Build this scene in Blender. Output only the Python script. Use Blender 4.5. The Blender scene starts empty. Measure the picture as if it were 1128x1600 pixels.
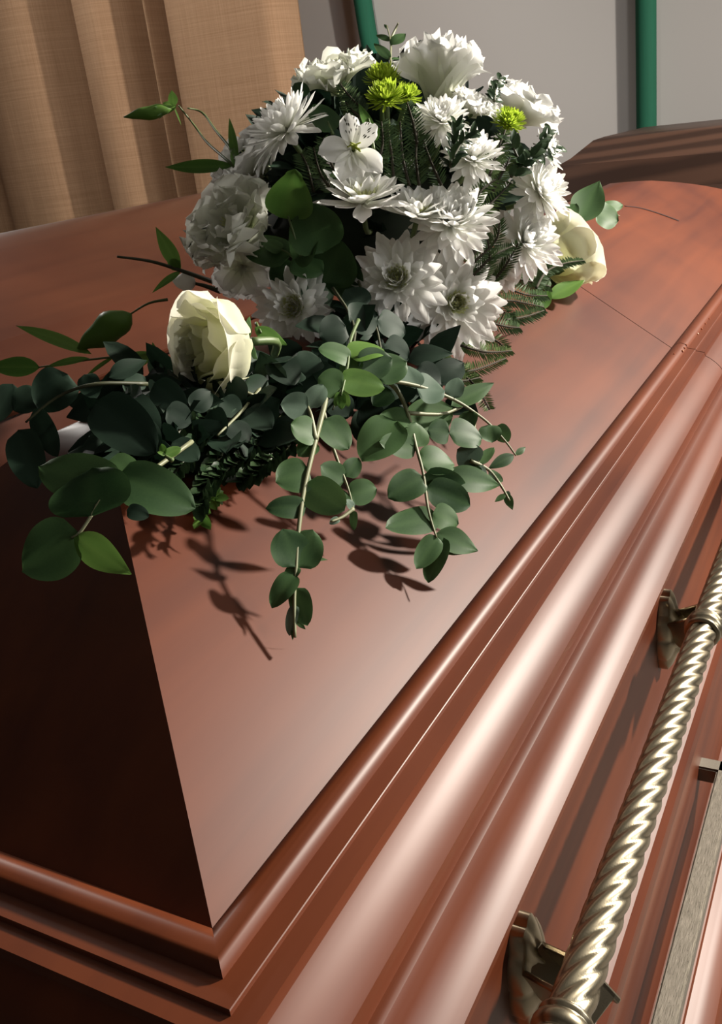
import bpy, bmesh, math, random
from mathutils import Vector, Matrix, noise
random.seed(7)
C = bpy.context.scene.collection
rnd = random.uniform
# ------------------------------------------------------------------ camera
K = 0.7                                   # metres per layout unit
CAM = Vector((0, 0, 1.2))
F = 1463.32
R = Matrix(((0.87887052, 0.08455484, -0.46950728),
            (0.46261575, -0.39140228, 0.79548157),
            (-0.1165044, -0.91632676, -0.38310833)))   # columns: right, down, forward
RIGHT, DOWN, FWD = R.col[0].copy(), R.col[1].copy(), R.col[2].copy()
cd = bpy.data.cameras.new('camera'); cam = bpy.data.objects.new('camera', cd); C.objects.link(cam)
cd.sensor_fit = 'VERTICAL'; cd.sensor_height = 36; cd.lens = 36 * F / 1600
cd.clip_start = 0.01
M4 = Matrix((RIGHT, -DOWN, -FWD)).transposed().to_4x4(); M4.translation = CAM
cam.matrix_world = M4
bpy.context.scene.camera = cam
# ------------------------------------------------------------------ light
w = bpy.data.worlds.new('world'); bpy.context.scene.world = w; w.use_nodes = True
w.node_tree.nodes['Background'].inputs[0].default_value = (0.80, 0.86, 1.0, 1)
w.node_tree.nodes['Background'].inputs[1].default_value = 0.0
def area(name, loc, target, size, power, col):
    l = bpy.data.lights.new(name, 'AREA'); l.shape = 'DISK'; l.size = size; l.energy = power; l.color = col
    o = bpy.data.objects.new(name, l); C.objects.link(o); o.location = loc
    o.rotation_euler = (Vector(target) - Vector(loc)).to_track_quat('-Z', 'Y').to_euler()
    return o
def spot(name, loc, target, size, power, col, ang, blend=.6):
    l = bpy.data.lights.new(name, 'SPOT'); l.shadow_soft_size = size; l.energy = power; l.color = col; l.spot_size = math.radians(ang); l.spot_blend = blend
    o = bpy.data.objects.new(name, l); C.objects.link(o); o.location = loc
    o.rotation_euler = (Vector(target) - Vector(loc)).to_track_quat('-Z', 'Y').to_euler()
    return o
area('key_lamp', (1.08, 2.16, 2.10), (-0.35, 0.8, 1.0), 0.14, 98, (1.0, 0.92, 0.81))
area('fill_right', (2.4, 1.25, 1.75), (-0.3, 0.8, 1.05), 0.7, 19, (1.0, 0.97, 0.92))  # added soft fill for the flower fronts, not an actual window
area('fill_left', (-2.9, 2.05, 2.3), (-0.5, 0.85, 1.1), 0.35, 15, (1.0, 0.95, 0.88))  # added fill lifting the bouquet's left side, no known lamp hangs here
spot('curtain_fill', (-1.3, 0.9, 2.6), (-2.2, 2.75, 1.3), .12, 70, (1.0, 0.93, 0.85), 75)  # added spot to brighten the curtain, fixture invented
spot('wall_fill', (0.6, 1.7, 2.62), (-.3, 3.45, 1.3), .12, 27, (1.0, 0.97, 0.93), 95)  # likewise an added spot, brightens the back wall
sc = bpy.context.scene
sc.view_settings.view_transform = 'Standard'; sc.view_settings.look = 'None'
sc.view_settings.gamma = 1; sc.view_settings.use_curve_mapping = False
sc.view_settings.exposure = 0.68

# ------------------------------------------------------------------ helpers
def U(x, y, z): return Vector((x * K, y * K, z * K + 1.2))
def ray(px, py):
    v = R @ Vector((px - 564, py - 800, F)); return v.normalized()
def tag(o, label=None, cat=None, group=None, kind=None):
    if label: o['label'] = label
    if cat: o['category'] = cat
    if group: o['group'] = group
    if kind: o['kind'] = kind
    return o
def empty(name, loc, label=None, cat=None, group=None):
    o = bpy.data.objects.new(name, None); C.objects.link(o); o.location = loc; o.empty_display_size = .02
    return tag(o, label, cat, group)
def link(name, bm, mat, parent=None, smooth=True, sharp=None):
    me = bpy.data.meshes.new(name)
    if sharp is not None:
        bm.normal_update()
        for f in bm.faces: f.smooth = True
        for e in bm.edges:
            if len(e.link_faces) == 2 and e.calc_face_angle(0) > math.radians(sharp): e.smooth = False
    else:
        for f in bm.faces: f.smooth = smooth
    bm.to_mesh(me); bm.free()
    if mat: me.materials.append(mat)
    o = bpy.data.objects.new(name, me); C.objects.link(o)
    if parent:
        o.parent = parent; o.location = (0, 0, 0)
        o.matrix_parent_inverse = Matrix.Translation(-parent.location)
    return o
def box(bm, c, s, rot=None):
    m = Matrix.Translation(c) @ (rot.to_4x4() if rot else Matrix.Identity(4)) @ Matrix.Diagonal((s[0], s[1], s[2], 1))
    return bmesh.ops.create_cube(bm, size=1, matrix=m)['verts']
def tube(bm, pts, rad, n=7, cap=True):
    pts = [Vector(p) for p in pts]
    if not isinstance(rad, (list, tuple)): rad = [rad] * len(pts)
    rings = []; up = Vector((0.13, 0.21, 0.97))
    for i, p in enumerate(pts):
        d = (pts[min(i + 1, len(pts) - 1)] - pts[max(i - 1, 0)]).normalized()
        a = d.cross(up); 
        if a.length < 1e-3: a = d.cross(Vector((1, 0, 0)))
        a.normalize(); b = d.cross(a).normalized()
        rings.append([bm.verts.new(p + (a * math.cos(2 * math.pi * k / n) + b * math.sin(2 * math.pi * k / n)) * rad[i]) for k in range(n)])
    for i in range(len(rings) - 1):
        for k in range(n):
            bm.faces.new((rings[i][k], rings[i][(k + 1) % n], rings[i + 1][(k + 1) % n], rings[i + 1][k]))
    if cap:
        bm.faces.new(rings[0][::-1]); bm.faces.new(rings[-1])
def spline(pts, sub=5):
    pts = [Vector(p) for p in pts]; out = []
    P = [pts[0]] + pts + [pts[-1]]
    for i in range(1, len(P) - 2):
        for s in range(sub):
            t = s / sub
            a, b, c, d = P[i - 1], P[i], P[i + 1], P[i + 2]
            out.append(.5 * ((2 * b) + (c - a) * t + (2 * a - 5 * b + 4 * c - d) * t * t + (3 * b - a - 3 * c + d) * t ** 3))
    out.append(pts[-1]); return out

# ------------------------------------------------------------------ materials
def mat(name, col, rough=.5, metal=0, **kw):
    m = bpy.data.materials.new(name); m.use_nodes = True
    b = m.node_tree.nodes['Principled BSDF']
    b.inputs['Base Color'].default_value = (*col, 1); b.inputs['Roughness'].default_value = rough; b.inputs['Metallic'].default_value = metal
    for k, v in kw.items(): b.inputs[k].default_value = v
    return m
def nodes(m): return m.node_tree.nodes, m.node_tree.links, m.node_tree.nodes['Principled BSDF']
def wood(name, cols, scale=(30, 1.6, 30), rough=.34, axis_rot=0, bump=.02, coat=.0, wave=False, coatr=.2, spec=.5):
    m = mat(name, cols[0], rough); N, L, b = nodes(m)
    tc = N.new('ShaderNodeTexCoord'); mp = N.new('ShaderNodeMapping'); mp.inputs['Scale'].default_value = scale
    mp.inputs['Rotation'].default_value[2] = axis_rot
    L.new(tc.outputs['Object'], mp.inputs[0])
    n1 = N.new('ShaderNodeTexNoise'); n1.inputs['Scale'].default_value = 1; n1.inputs['Detail'].default_value = 6; n1.inputs['Distortion'].default_value = .6
    L.new(mp.outputs[0], n1.inputs['Vector'])
    n2 = N.new('ShaderNodeTexNoise'); n2.inputs['Scale'].default_value = 3.5; n2.inputs['Detail'].default_value = 3
    L.new(tc.outputs['Object'], n2.inputs['Vector'])
    mx = N.new('ShaderNodeMath'); mx.operation = 'MULTIPLY_ADD'; mx.inputs[1].default_value = .6
    L.new(n2.outputs[0], mx.inputs[0])
    m2 = N.new('ShaderNodeMath'); m2.operation = 'MULTIPLY'; m2.inputs[1].default_value = .4; L.new(n1.outputs[0], m2.inputs[0]); L.new(m2.outputs[0], mx.inputs[2])
    src = mx.outputs[0]
    if wave:
        wv = N.new('ShaderNodeTexWave'); wv.wave_type = 'RINGS'; wv.inputs['Scale'].default_value = 2.2; wv.inputs['Distortion'].default_value = 3.5; wv.inputs['Detail'].default_value = 2
        L.new(mp.outputs[0], wv.inputs['Vector'])
        m3 = N.new('ShaderNodeMix'); m3.inputs[0].default_value = .45; L.new(src, m3.inputs[2]); L.new(wv.outputs[1], m3.inputs[3]); src = m3.outputs[0]
    cr = N.new('ShaderNodeValToRGB'); cr.color_ramp.elements[0].position = .36; cr.color_ramp.elements[1].position = .64
    cr.color_ramp.elements[0].color = (*cols[0], 1); cr.color_ramp.elements[1].color = (*cols[1], 1)
    L.new(src, cr.inputs[0]); L.new(cr.outputs[0], b.inputs['Base Color'])
    bp = N.new('ShaderNodeBump'); bp.inputs['Strength'].default_value = bump; bp.inputs['Distance'].default_value = .002
    L.new(n1.outputs[0], bp.inputs['Height']); L.new(bp.outputs[0], b.inputs['Normal'])
    b.inputs['Coat Weight'].default_value = coat; b.inputs['Coat Roughness'].default_value = coatr
    b.inputs['Specular IOR Level'].default_value = spec
    return m
MAHOG = wood('mahogany_satin', ((.058, .0105, .0032), (.125, .028, .0072)), rough=.44, coat=.0, coatr=.34, spec=.36)
MAHOG2 = wood('mahogany_back', ((.045, .012, .006), (.08, .024, .011)), rough=.34, coat=.15, coatr=.25)
WALNUT = wood('walnut_boards', ((.030, .014, .009), (.068, .033, .021)), scale=(.5, 3.2, 3.2), rough=.45, wave=True)
BRASS = mat('antique_brass', (.36, .315, .225), .36, 1.0)
N_, L_, b_ = nodes(BRASS)
t_ = N_.new('ShaderNodeTexNoise'); t_.inputs['Scale'].default_value = 120; r_ = N_.new('ShaderNodeMapRange'); r_.inputs[3].default_value = .22; r_.inputs[4].default_value = .42
L_.new(t_.outputs[0], r_.inputs[0]); L_.new(r_.outputs[0], b_.inputs['Roughness'])
STEEL = mat('worn_grey_metal', (.25, .23, .2), .5, .6)
N_, L_, b_ = nodes(STEEL)
t_ = N_.new('ShaderNodeTexVoronoi'); t_.feature = 'DISTANCE_TO_EDGE'; t_.inputs['Scale'].default_value = 45
t2 = N_.new('ShaderNodeTexNoise'); t2.inputs['Scale'].default_value = 60; t2.inputs['Detail'].default_value = 8
c_ = N_.new('ShaderNodeValToRGB'); c_.color_ramp.elements[0].position = .0; c_.color_ramp.elements[0].color = (.08, .07, .055, 1); c_.color_ramp.elements[1].position = .05; c_.color_ramp.elements[1].color = (1, 1, 1, 1)
c2 = N_.new('ShaderNodeValToRGB'); c2.color_ramp.elements[0].position = .35; c2.color_ramp.elements[0].color = (.13, .115, .09, 1); c2.color_ramp.elements[1].position = .65; c2.color_ramp.elements[1].color = (.33, .30, .25, 1)
mm = N_.new('ShaderNodeMix'); mm.data_type = 'RGBA'; mm.blend_type = 'MULTIPLY'; mm.inputs[0].default_value = .8
L_.new(t_.outputs[0], c_.inputs[0]); L_.new(t2.outputs[0], c2.inputs[0]); L_.new(c2.outputs[0], mm.inputs[6]); L_.new(c_.outputs[0], mm.inputs[7]); L_.new(mm.outputs[2], b_.inputs['Base Color'])
def plaster(name, col, sc_=8, amt=.08):
    m = mat(name, col, .85); N, L, b = nodes(m)
    n = N.new('ShaderNodeTexNoise'); n.inputs['Scale'].default_value = sc_; n.inputs['Detail'].default_value = 5
    cr = N.new('ShaderNodeValToRGB')
    cr.color_ramp.elements[0].color = (*[c * (1 - amt) for c in col], 1); cr.color_ramp.elements[1].color = (*[min(1, c * (1 + amt)) for c in col], 1)
    L.new(n.outputs[0], cr.inputs[0]); L.new(cr.outputs[0], b.inputs['Base Color'])
    return m
WALLM = plaster('grey_wall', (.40, .385, .375), 2)
FLOORM = plaster('grey_floor', (.16, .145, .13), 12, .2)
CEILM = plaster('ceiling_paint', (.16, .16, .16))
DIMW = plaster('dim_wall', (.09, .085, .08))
GREEN = plaster('green_fabric', (.003, .085, .045), 30, .2)
def leafy(name, c0, c1, back, rough=.45, trans=.25):
    m = bpy.data.materials.new(name); m.use_nodes = True; N, L = m.node_tree.nodes, m.node_tree.links
    b = N['Principled BSDF']; out = N['Material Output']
    at = N.new('ShaderNodeAttribute'); at.attribute_name = 'tone'
    n = N.new('ShaderNodeTexNoise'); n.inputs['Scale'].default_value = 60
    ad = N.new('ShaderNodeMath'); ad.operation = 'MULTIPLY_ADD'; ad.inputs[1].default_value = .25; L.new(n.outputs[0], ad.inputs[0]); L.new(at.outputs['Fac'], ad.inputs[2])
    cr = N.new('ShaderNodeValToRGB'); cr.color_ramp.elements[0].color = (*c0, 1); cr.color_ramp.elements[1].color = (*c1, 1)
    cr.color_ramp.elements[1].position = 1.1 if False else 1.0
    L.new(ad.outputs[0], cr.inputs[0])
    g = N.new('ShaderNodeNewGeometry'); mx = N.new('ShaderNodeMix'); mx.data_type = 'RGBA'; L.new(g.outputs['Backfacing'], mx.inputs[0])
    L.new(cr.outputs[0], mx.inputs[6]); mx.inputs[7].default_value = (*back, 1)
    L.new(mx.outputs[2], b.inputs['Base Color']); b.inputs['Roughness'].default_value = rough; b.inputs['Specular IOR Level'].default_value = .24
    tr = N.new('ShaderNodeBsdfTranslucent'); L.new(cr.outputs[0], tr.inputs[0])
    ms = N.new('ShaderNodeMixShader'); ms.inputs[0].default_value = trans
    L.new(b.outputs[0], ms.inputs[1]); L.new(tr.outputs[0], ms.inputs[2]); L.new(ms.outputs[0], out.inputs[0])
    return m
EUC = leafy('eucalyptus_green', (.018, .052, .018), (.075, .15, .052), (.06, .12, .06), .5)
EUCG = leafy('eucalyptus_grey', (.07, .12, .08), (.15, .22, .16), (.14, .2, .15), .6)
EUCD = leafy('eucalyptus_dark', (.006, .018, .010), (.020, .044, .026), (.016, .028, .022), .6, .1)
BRIGHT = leafy('fresh_green', (.05, .14, .022), (.15, .28, .06), (.12, .22, .07), .4, .35)
LIME = leafy('lime_green', (.22, .36, .03), (.50, .62, .08), (.4, .5, .07), .5, .3)
FIR = leafy('fir_green', (.02, .045, .018), (.07, .12, .045), (.06, .10, .05), .4, .1)
FIRY = leafy('fir_fresh', (.04, .08, .025), (.11, .17, .055), (.10, .15, .05), .4, .15)
BOX = leafy('box_green', (.012, .028, .014), (.04, .07, .03), (.05, .09, .04), .28, .1)
STEMG = mat('green_stem', (.10, .15, .05), .5)
STEMP = mat('pale_stem', (.21, .22, .12), .5)
STEMB = mat('dark_stem', (.05, .055, .025), .5)
TWIG = mat('brown_twig', (.03, .025, .012), .85)
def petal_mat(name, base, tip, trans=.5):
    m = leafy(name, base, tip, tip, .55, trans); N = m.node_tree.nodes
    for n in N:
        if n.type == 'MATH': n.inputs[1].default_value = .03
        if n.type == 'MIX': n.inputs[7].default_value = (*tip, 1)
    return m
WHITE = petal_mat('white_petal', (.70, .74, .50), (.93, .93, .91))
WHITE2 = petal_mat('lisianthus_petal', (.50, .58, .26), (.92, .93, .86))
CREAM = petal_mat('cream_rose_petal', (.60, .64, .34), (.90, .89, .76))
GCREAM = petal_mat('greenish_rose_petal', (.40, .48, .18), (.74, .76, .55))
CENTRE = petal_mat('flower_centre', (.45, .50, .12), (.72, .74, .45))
LIMEP = petal_mat('lime_petal', (.12, .20, .015), (.46, .60, .06))
def curtain_mat():
    m = mat('ochre_linen', (.47, .27, .13), .85); N, L, b = nodes(m)
    tc = N.new('ShaderNodeTexCoord'); hs = []
    for s in ((1200, 1200, 14), (12, 12, 900)):
        mp = N.new('ShaderNodeMapping'); mp.inputs['Scale'].default_value = s; n = N.new('ShaderNodeTexNoise'); n.inputs['Detail'].default_value = 2; n.inputs['Scale'].default_value = .35
        L.new(tc.outputs['Object'], mp.inputs[0]); L.new(mp.outputs[0], n.inputs[0]); hs.append(n)
    a = N.new('ShaderNodeMath'); L.new(hs[0].outputs[0], a.inputs[0]); L.new(hs[1].outputs[0], a.inputs[1])
    cr = N.new('ShaderNodeValToRGB'); cr.color_ramp.elements[0].position = .35; cr.color_ramp.elements[0].color = (.38, .225, .125, 1); cr.color_ramp.elements[1].position = .7; cr.color_ramp.elements[1].color = (.52, .335, .205, 1)
    h = N.new('ShaderNodeMath'); h.operation = 'MULTIPLY'; h.inputs[1].default_value = .5; L.new(a.outputs[0], h.inputs[0]); L.new(h.outputs[0], cr.inputs[0]); L.new(cr.outputs[0], b.inputs['Base Color'])
    return m
CURT = curtain_mat()

# ------------------------------------------------------------------ room
YW = 3.45
def slab(name, c, s, m):
    bm = bmesh.new(); box(bm, Vector(c), s); o = link(name, bm, m, smooth=False); o['kind'] = 'structure'; return o
slab('floor', (-1, .6, -.05), (7.4, 6.0, .1), FLOORM)
slab('ceiling', (-1, .6, 2.75), (7.4, 6.0, .1), CEILM)
slab('wall_back', (-1, YW + .05, 1.35), (7.4, .1, 2.7), WALLM)
slab('wall_right', (2.65, .6, 1.35), (.1, 5.8, 2.7), DIMW)
slab('wall_left', (-4.65, .6, 1.35), (.1, 5.8, 2.7), DIMW)
slab('wall_front', (-1, -2.35, 1.35), (7.4, .1, 2.7), DIMW)

# ------------------------------------------------------------------ coffin
PROF = [(-.1772, -.4868), (-.183, -.4842), (-.189, -.4806), (-.1945, -.4763), (-.199, -.4715), (-.202, -.4665),
        (-.2045, -.4610), (-.2075, -.4570), (-.211, -.4553), (-.2145, -.4550), (-.2165, -.4490),
        (-.2175, -.4440), (-.2200, -.4402), (-.2235, -.4358), (-.228, -.4312), (-.2335, -.4265), (-.239, -.4225), (-.2455, -.4190),
        (-.2467, -.4160), (-.2472, -.4130), (-.2605, -.4105), (-.2612, -.4083), (-.2618, -.4078), (-.2745, -.4058),
        (-.2755, -.4030), (-.278, -.4000), (-.281, -.3982), (-.285, -.3972), (-.289, -.3975), (-.2925, -.3990), (-.296, -.4015), (-.2985, -.4040), (-.300, -.4054),
        *[(-.31 - .01 * i, -.3985 - (-.3985 + .2300) * i / 24) for i in range(25)], (-.565, -.2215), (-.582, -.2165), (-.598, -.2160)]
XB = -.1772
def lid_bm(xb, xc, zoff, y0, farf, prof=PROF):
    """lid as mitred loops; xb right edge, xc centre"""
    bm = bmesh.new(); loops = []
    pts = [(d - XB, z) for d, z in prof]      # d<=0 inward
    under = [(-.035, -.505), (-.004, -.500), (-.0005, -.494)]
    allp = [(-.07, -.505)] + under + pts
    for dd, z in allp:
        d = -dd
        hw = xb - xc
        xr, xl = xb - d, xc - hw + d
        yn, yf = y0 + d, farf(d)
        n = 14; row = []
        row.append((xr, yn)); 
        for i in range(1, n): row.append((xr, yn + (yf - yn) * i / n))
        row.append((xr, yf)); row.append(((xr + xl) / 2, yf + .0)); row.append((xl, yf)); row.append((xl, yn)); row.append(((xr + xl) / 2, yn))
        loops.append([bm.verts.new(U(x, y, z + zoff)) for x, y in row])
    for a, b in zip(loops[:-1], loops[1:]):
        m = len(a)
        for k in range(m):
            bm.faces.new((a[k], a[(k + 1) % m], b[(k + 1) % m], b[k]))
    bm.faces.new(loops[-1])
    bmesh.ops.recalc_face_normals(bm, faces=bm.faces)
    return bm
XC = -.600
def far_main(d):
    return 3.30 - 1.03 * (max(0, d) / .43) ** 2.8 if d > 0 else 3.30 - d
def far_old(d):
    # bowed head end
    if d < .13: return 3.30 - d
    if d < .27: return 3.17 - (d - .13) * .75
    return 3.065 - (d - .27) / .2 * .80 if d < .47 else 2.265
def cut(bm, y, keep_low):
    g = bm.verts[:] + bm.edges[:] + bm.faces[:]
    r = bmesh.ops.bisect_plane(bm, geom=g, plane_co=(0, y, 0), plane_no=(0, 1, 0), clear_outer=keep_low, clear_inner=not keep_low)
    return bm
BODY = [(-.205, -.49), (-.197, -.497), (-.195, -.51), (-.195, -.712), (-.190, -.717), (-.180, -.717), (-.170, -.719), (-.161, -.725), (-.155, -.735),
        (-.153, -.748), (-.155, -.760), (-.160, -.768), (-.164, -.772), (-.164, -.784), (-.161, -.787), (-.161, -.965),
        (-.152, -.972), (-.142, -.978), (-.139, -.980), (-.138, -.988), (-.131, -.992), (-.1295, -1.000), (-.122, -1.003), (-.110, -1.007), (-.100, -1.015), (-.093, -1.03), (-.091, -1.05), (-.091, -1.09)]
def body_bm(dx, xc, zoff, y0, y1):
    bm = bmesh.new(); loops = []
    for x, z in BODY:
        xr = x + dx; e = x - XB
        xl = 2 * xc - xr
        loops.append([bm.verts.new(U(a, b, z + zoff)) for a, b in ((xr, y0 - e), (xr, y1 + e), (xl, y1 + e), (xl, y0 - e))])
    for a, b in zip(loops[:-1], loops[1:]):
        for k in range(4): bm.faces.new((a[k], a[(k + 1) % 4], b[(k + 1) % 4], b[k]))
    bm.faces.new(loops[0]); bm.faces.new(loops[-1])
    bmesh.ops.recalc_face_normals(bm, faces=bm.faces)
    return bm
Y0 = .165
coffin = empty('coffin', U(XC, 1.7, -1.09), 'glossy reddish mahogany coffin in front with moulded lid carrying the white flowers', 'coffin')
YJ = 1.58
link('foot_lid', cut(lid_bm(XB, XC, 0, Y0, far_main), (YJ - .0012) * K, True), MAHOG, coffin, sharp=22)
link('head_lid', cut(lid_bm(XB, XC, 0, Y0, far_main), (YJ + .0012) * K, False), MAHOG, coffin, sharp=22)
bm = bmesh.new()
box(bm, U(XC, YJ, -.42), (.40, .02, .02)); link('joint_batten', bm, STEMB, coffin, smooth=False)
link('body', body_bm(0, XC, 0, Y0, 3.25), MAHOG, coffin, sharp=22)
# carved lines with round ends on the head lid and latch notch
def on_prof(x):
    p = sorted(PROF)
    x = max(x, 2 * XC - XB) if x < XC else x
    if x < XC: x = 2 * XC - x
    for (a, za), (b, zb) in zip(p[:-1], p[1:]):
        if a <= x <= b: return za + (zb - za) * (x - a) / (b - a)
    return p[0][1] if x < p[0][0] else -9
def lidz(x, y):
    if x > XB or x < 2 * XC - XB or y < Y0: return -1.0
    dx = XB - x if x > XC else x - (2 * XC - XB)
    d = min(dx, y - Y0)
    return on_prof(XB - d)
def on_lid(px, py, h=0.0):
    """world point where the view ray meets the lid raised by h metres"""
    d = ray(px, py); t = .15; hu = h / K
    for _ in range(6000):
        p = d * t
        if p.z / K <= max(lidz(p.x / K, p.y / K), -1.0) + hu: return CAM + p
        t += .0008
        if t > 1.75: break
    return CAM + d * max(.5, (Vector((-.43, .84, 1.1)) - CAM).dot(d))
def carved(pix, name, parent, width=.0016, extra=0.0006):
    bm = bmesh.new(); pts = [on_lid(x, y, extra) for x, y in pix]
    pts = spline(pts, 4); tube(bm, pts, [width * (.55 + .45 * i / len(pts)) for i in range(len(pts))], 6)
    return link(name, bm, mat('carving_stain', (.03, .008, .005), .9), parent)
carved([(976, 322), (1000, 325), (1030, 334), (1060, 345)], 'carved_line', coffin)

VARN = mat('clear_varnish', (.30, .09, .04), .08)
for (x, y, r) in ((1066, 549, 1.6), (1069, 544, 1.2), (1072, 539, 1.0), (1053, 553, .8), (1090, 522, 1.0), (1096, 514, 1.3), (1102, 506, 1.1), (1108, 498, .9)):
    bm = bmesh.new(); bmesh.ops.create_icosphere(bm, subdivisions=2, radius=.0011 * r, matrix=Matrix.Translation(on_lid(x, y, .0004)))
    link('varnish_drop', bm, VARN, coffin)

# second coffin behind, left
X2C = -1.70; X2B = -1.218; Z2 = .127
coffin2 = empty('coffin', U(X2C, 1.9, -1.09 + Z2), 'plain reddish brown coffin with a smooth sloping lid standing behind, below the ochre curtain', 'coffin')
PROF2 = [(-.1772, -.490), (-.235, -.452), (-.2995, -.4062)] + [(-.301, -.4054), (-.38, -.366), (-.46, -.327), (-.54, -.290), (-.60, -.268), (-.64, -.262), (-.66, -.262)]
link('lid', lid_bm(X2B, X2C, Z2, .5, lambda d: 3.0 - d, PROF2), MAHOG2, coffin2, sharp=22)
link('body', body_bm(X2B - XB, X2C, Z2, .5, 3.0), MAHOG2, coffin2, sharp=22)

# third coffin: brown boards, lying across behind the head end
c3 = U(-.42, 3.95, -.172)
coffin3 = empty('coffin', Vector((c3.x, c3.y, .45)), 'brown walnut coffin with horizontal grain standing crosswise behind the head end', 'coffin')
rot3 = Matrix.Rotation(math.radians(-5), 3, 'Z')
def prism3(loops, name):
    bm = bmesh.new(); rings = []
    for hx, hy, z in loops:
        rings.append([bm.verts.new(Vector((c3.x, c3.y + .18, z)) + rot3 @ Vector((sx * hx + .55, sy * hy, 0))) for sx, sy in ((-1, -1), (1, -1), (1, 1), (-1, 1))])
    for a, b in zip(rings[:-1], rings[1:]):
        for k in range(4): bm.faces.new((a[k], a[(k + 1) % 4], b[(k + 1) % 4], b[k]))
    bm.faces.new(rings[0]); bm.faces.new(rings[-1]); bmesh.ops.recalc_face_normals(bm, faces=bm.faces)
    return link(name, bm, WALNUT, coffin3, sharp=20)
zt = c3.z
prism3([(1.10, .31, zt - .165), (1.11, .32, zt - .16), (1.11, .32, zt - .15), (1.10, .30, zt - .135), (1.06, .285, zt - .06), (1.03, .26, zt - .045), (.985, .20, zt - .006), (.96, .18, zt)], 'lid')
prism3([(1.05, .27, .45), (1.05, .27, .50), (1.03, .25, .52), (1.08, .30, zt - .17)], 'body')
def trestle(cx, cy, top, wx, wy, label, name='trestle'):
    t = empty(name, Vector((cx, cy, 0)), label, 'stand')
    bm = bmesh.new(); box(bm, Vector((cx, cy, top - .02)), (wx, wy, .04)); link('top_rail', bm, STEMB, t, smooth=False)
    for sx in (-1, 1):
        for sy in (-1, 1):
            bm = bmesh.new(); box(bm, Vector((cx + sx * (wx / 2 - .04), cy + sy * (wy / 2 - .04), (top - .04) / 2)), (.04, .04, top - .04)); link('leg', bm, STEMB, t, smooth=False)
trestle(c3.x + .55, c3.y + .18, .45, 1.8, .45, 'dark stand carrying the brown walnut coffin')
z2b = 1.2 + K * (-1.09 + Z2)
trestle(X2C * K, 1.75 * K, z2b, .5, 1.4, 'dark stand carrying the plain reddish coffin')

# ------------------------------------------------------------------ handle
XH, ZH, RH = -.135, -.530, .0100
handle = empty('handle_hardware', U(-.195, .9, -.6)); bpy.data.objects.remove(handle)
def rope(name, ya, yb, parent):
    bm = bmesh.new(); n = 60; st = .0015; m = int((yb - ya) * K / st); rings = []
    for i in range(m + 1):
        y = ya * K + i * st; tw = y / .0150 * 2 * math.pi
        ring = []
        for k in range(n):
            a = 2 * math.pi * k / n; ph = (a * 6 + tw) / 2
            r = RH * (.85 + .17 * abs(math.sin(ph * 1.0)) ** .7) 
            ring.append(bm.verts.new(Vector((XH * K + r * math.cos(a), y, 1.2 + ZH * K + r * math.sin(a)))))
        rings.append(ring)
    for a, b in zip(rings[:-1], rings[1:]):
        for k in range(n): bm.faces.new((a[k], a[(k + 1) % n], b[(k + 1) % n], b[k]))
    bm.faces.new(rings[0][::-1]); bm.faces.new(rings[-1])
    return link(name, bm, BRASS, parent)
BAR = rope('handle_bar', .22, 1.50, coffin); tag(BAR, 'twisted antique brass bar')
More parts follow.
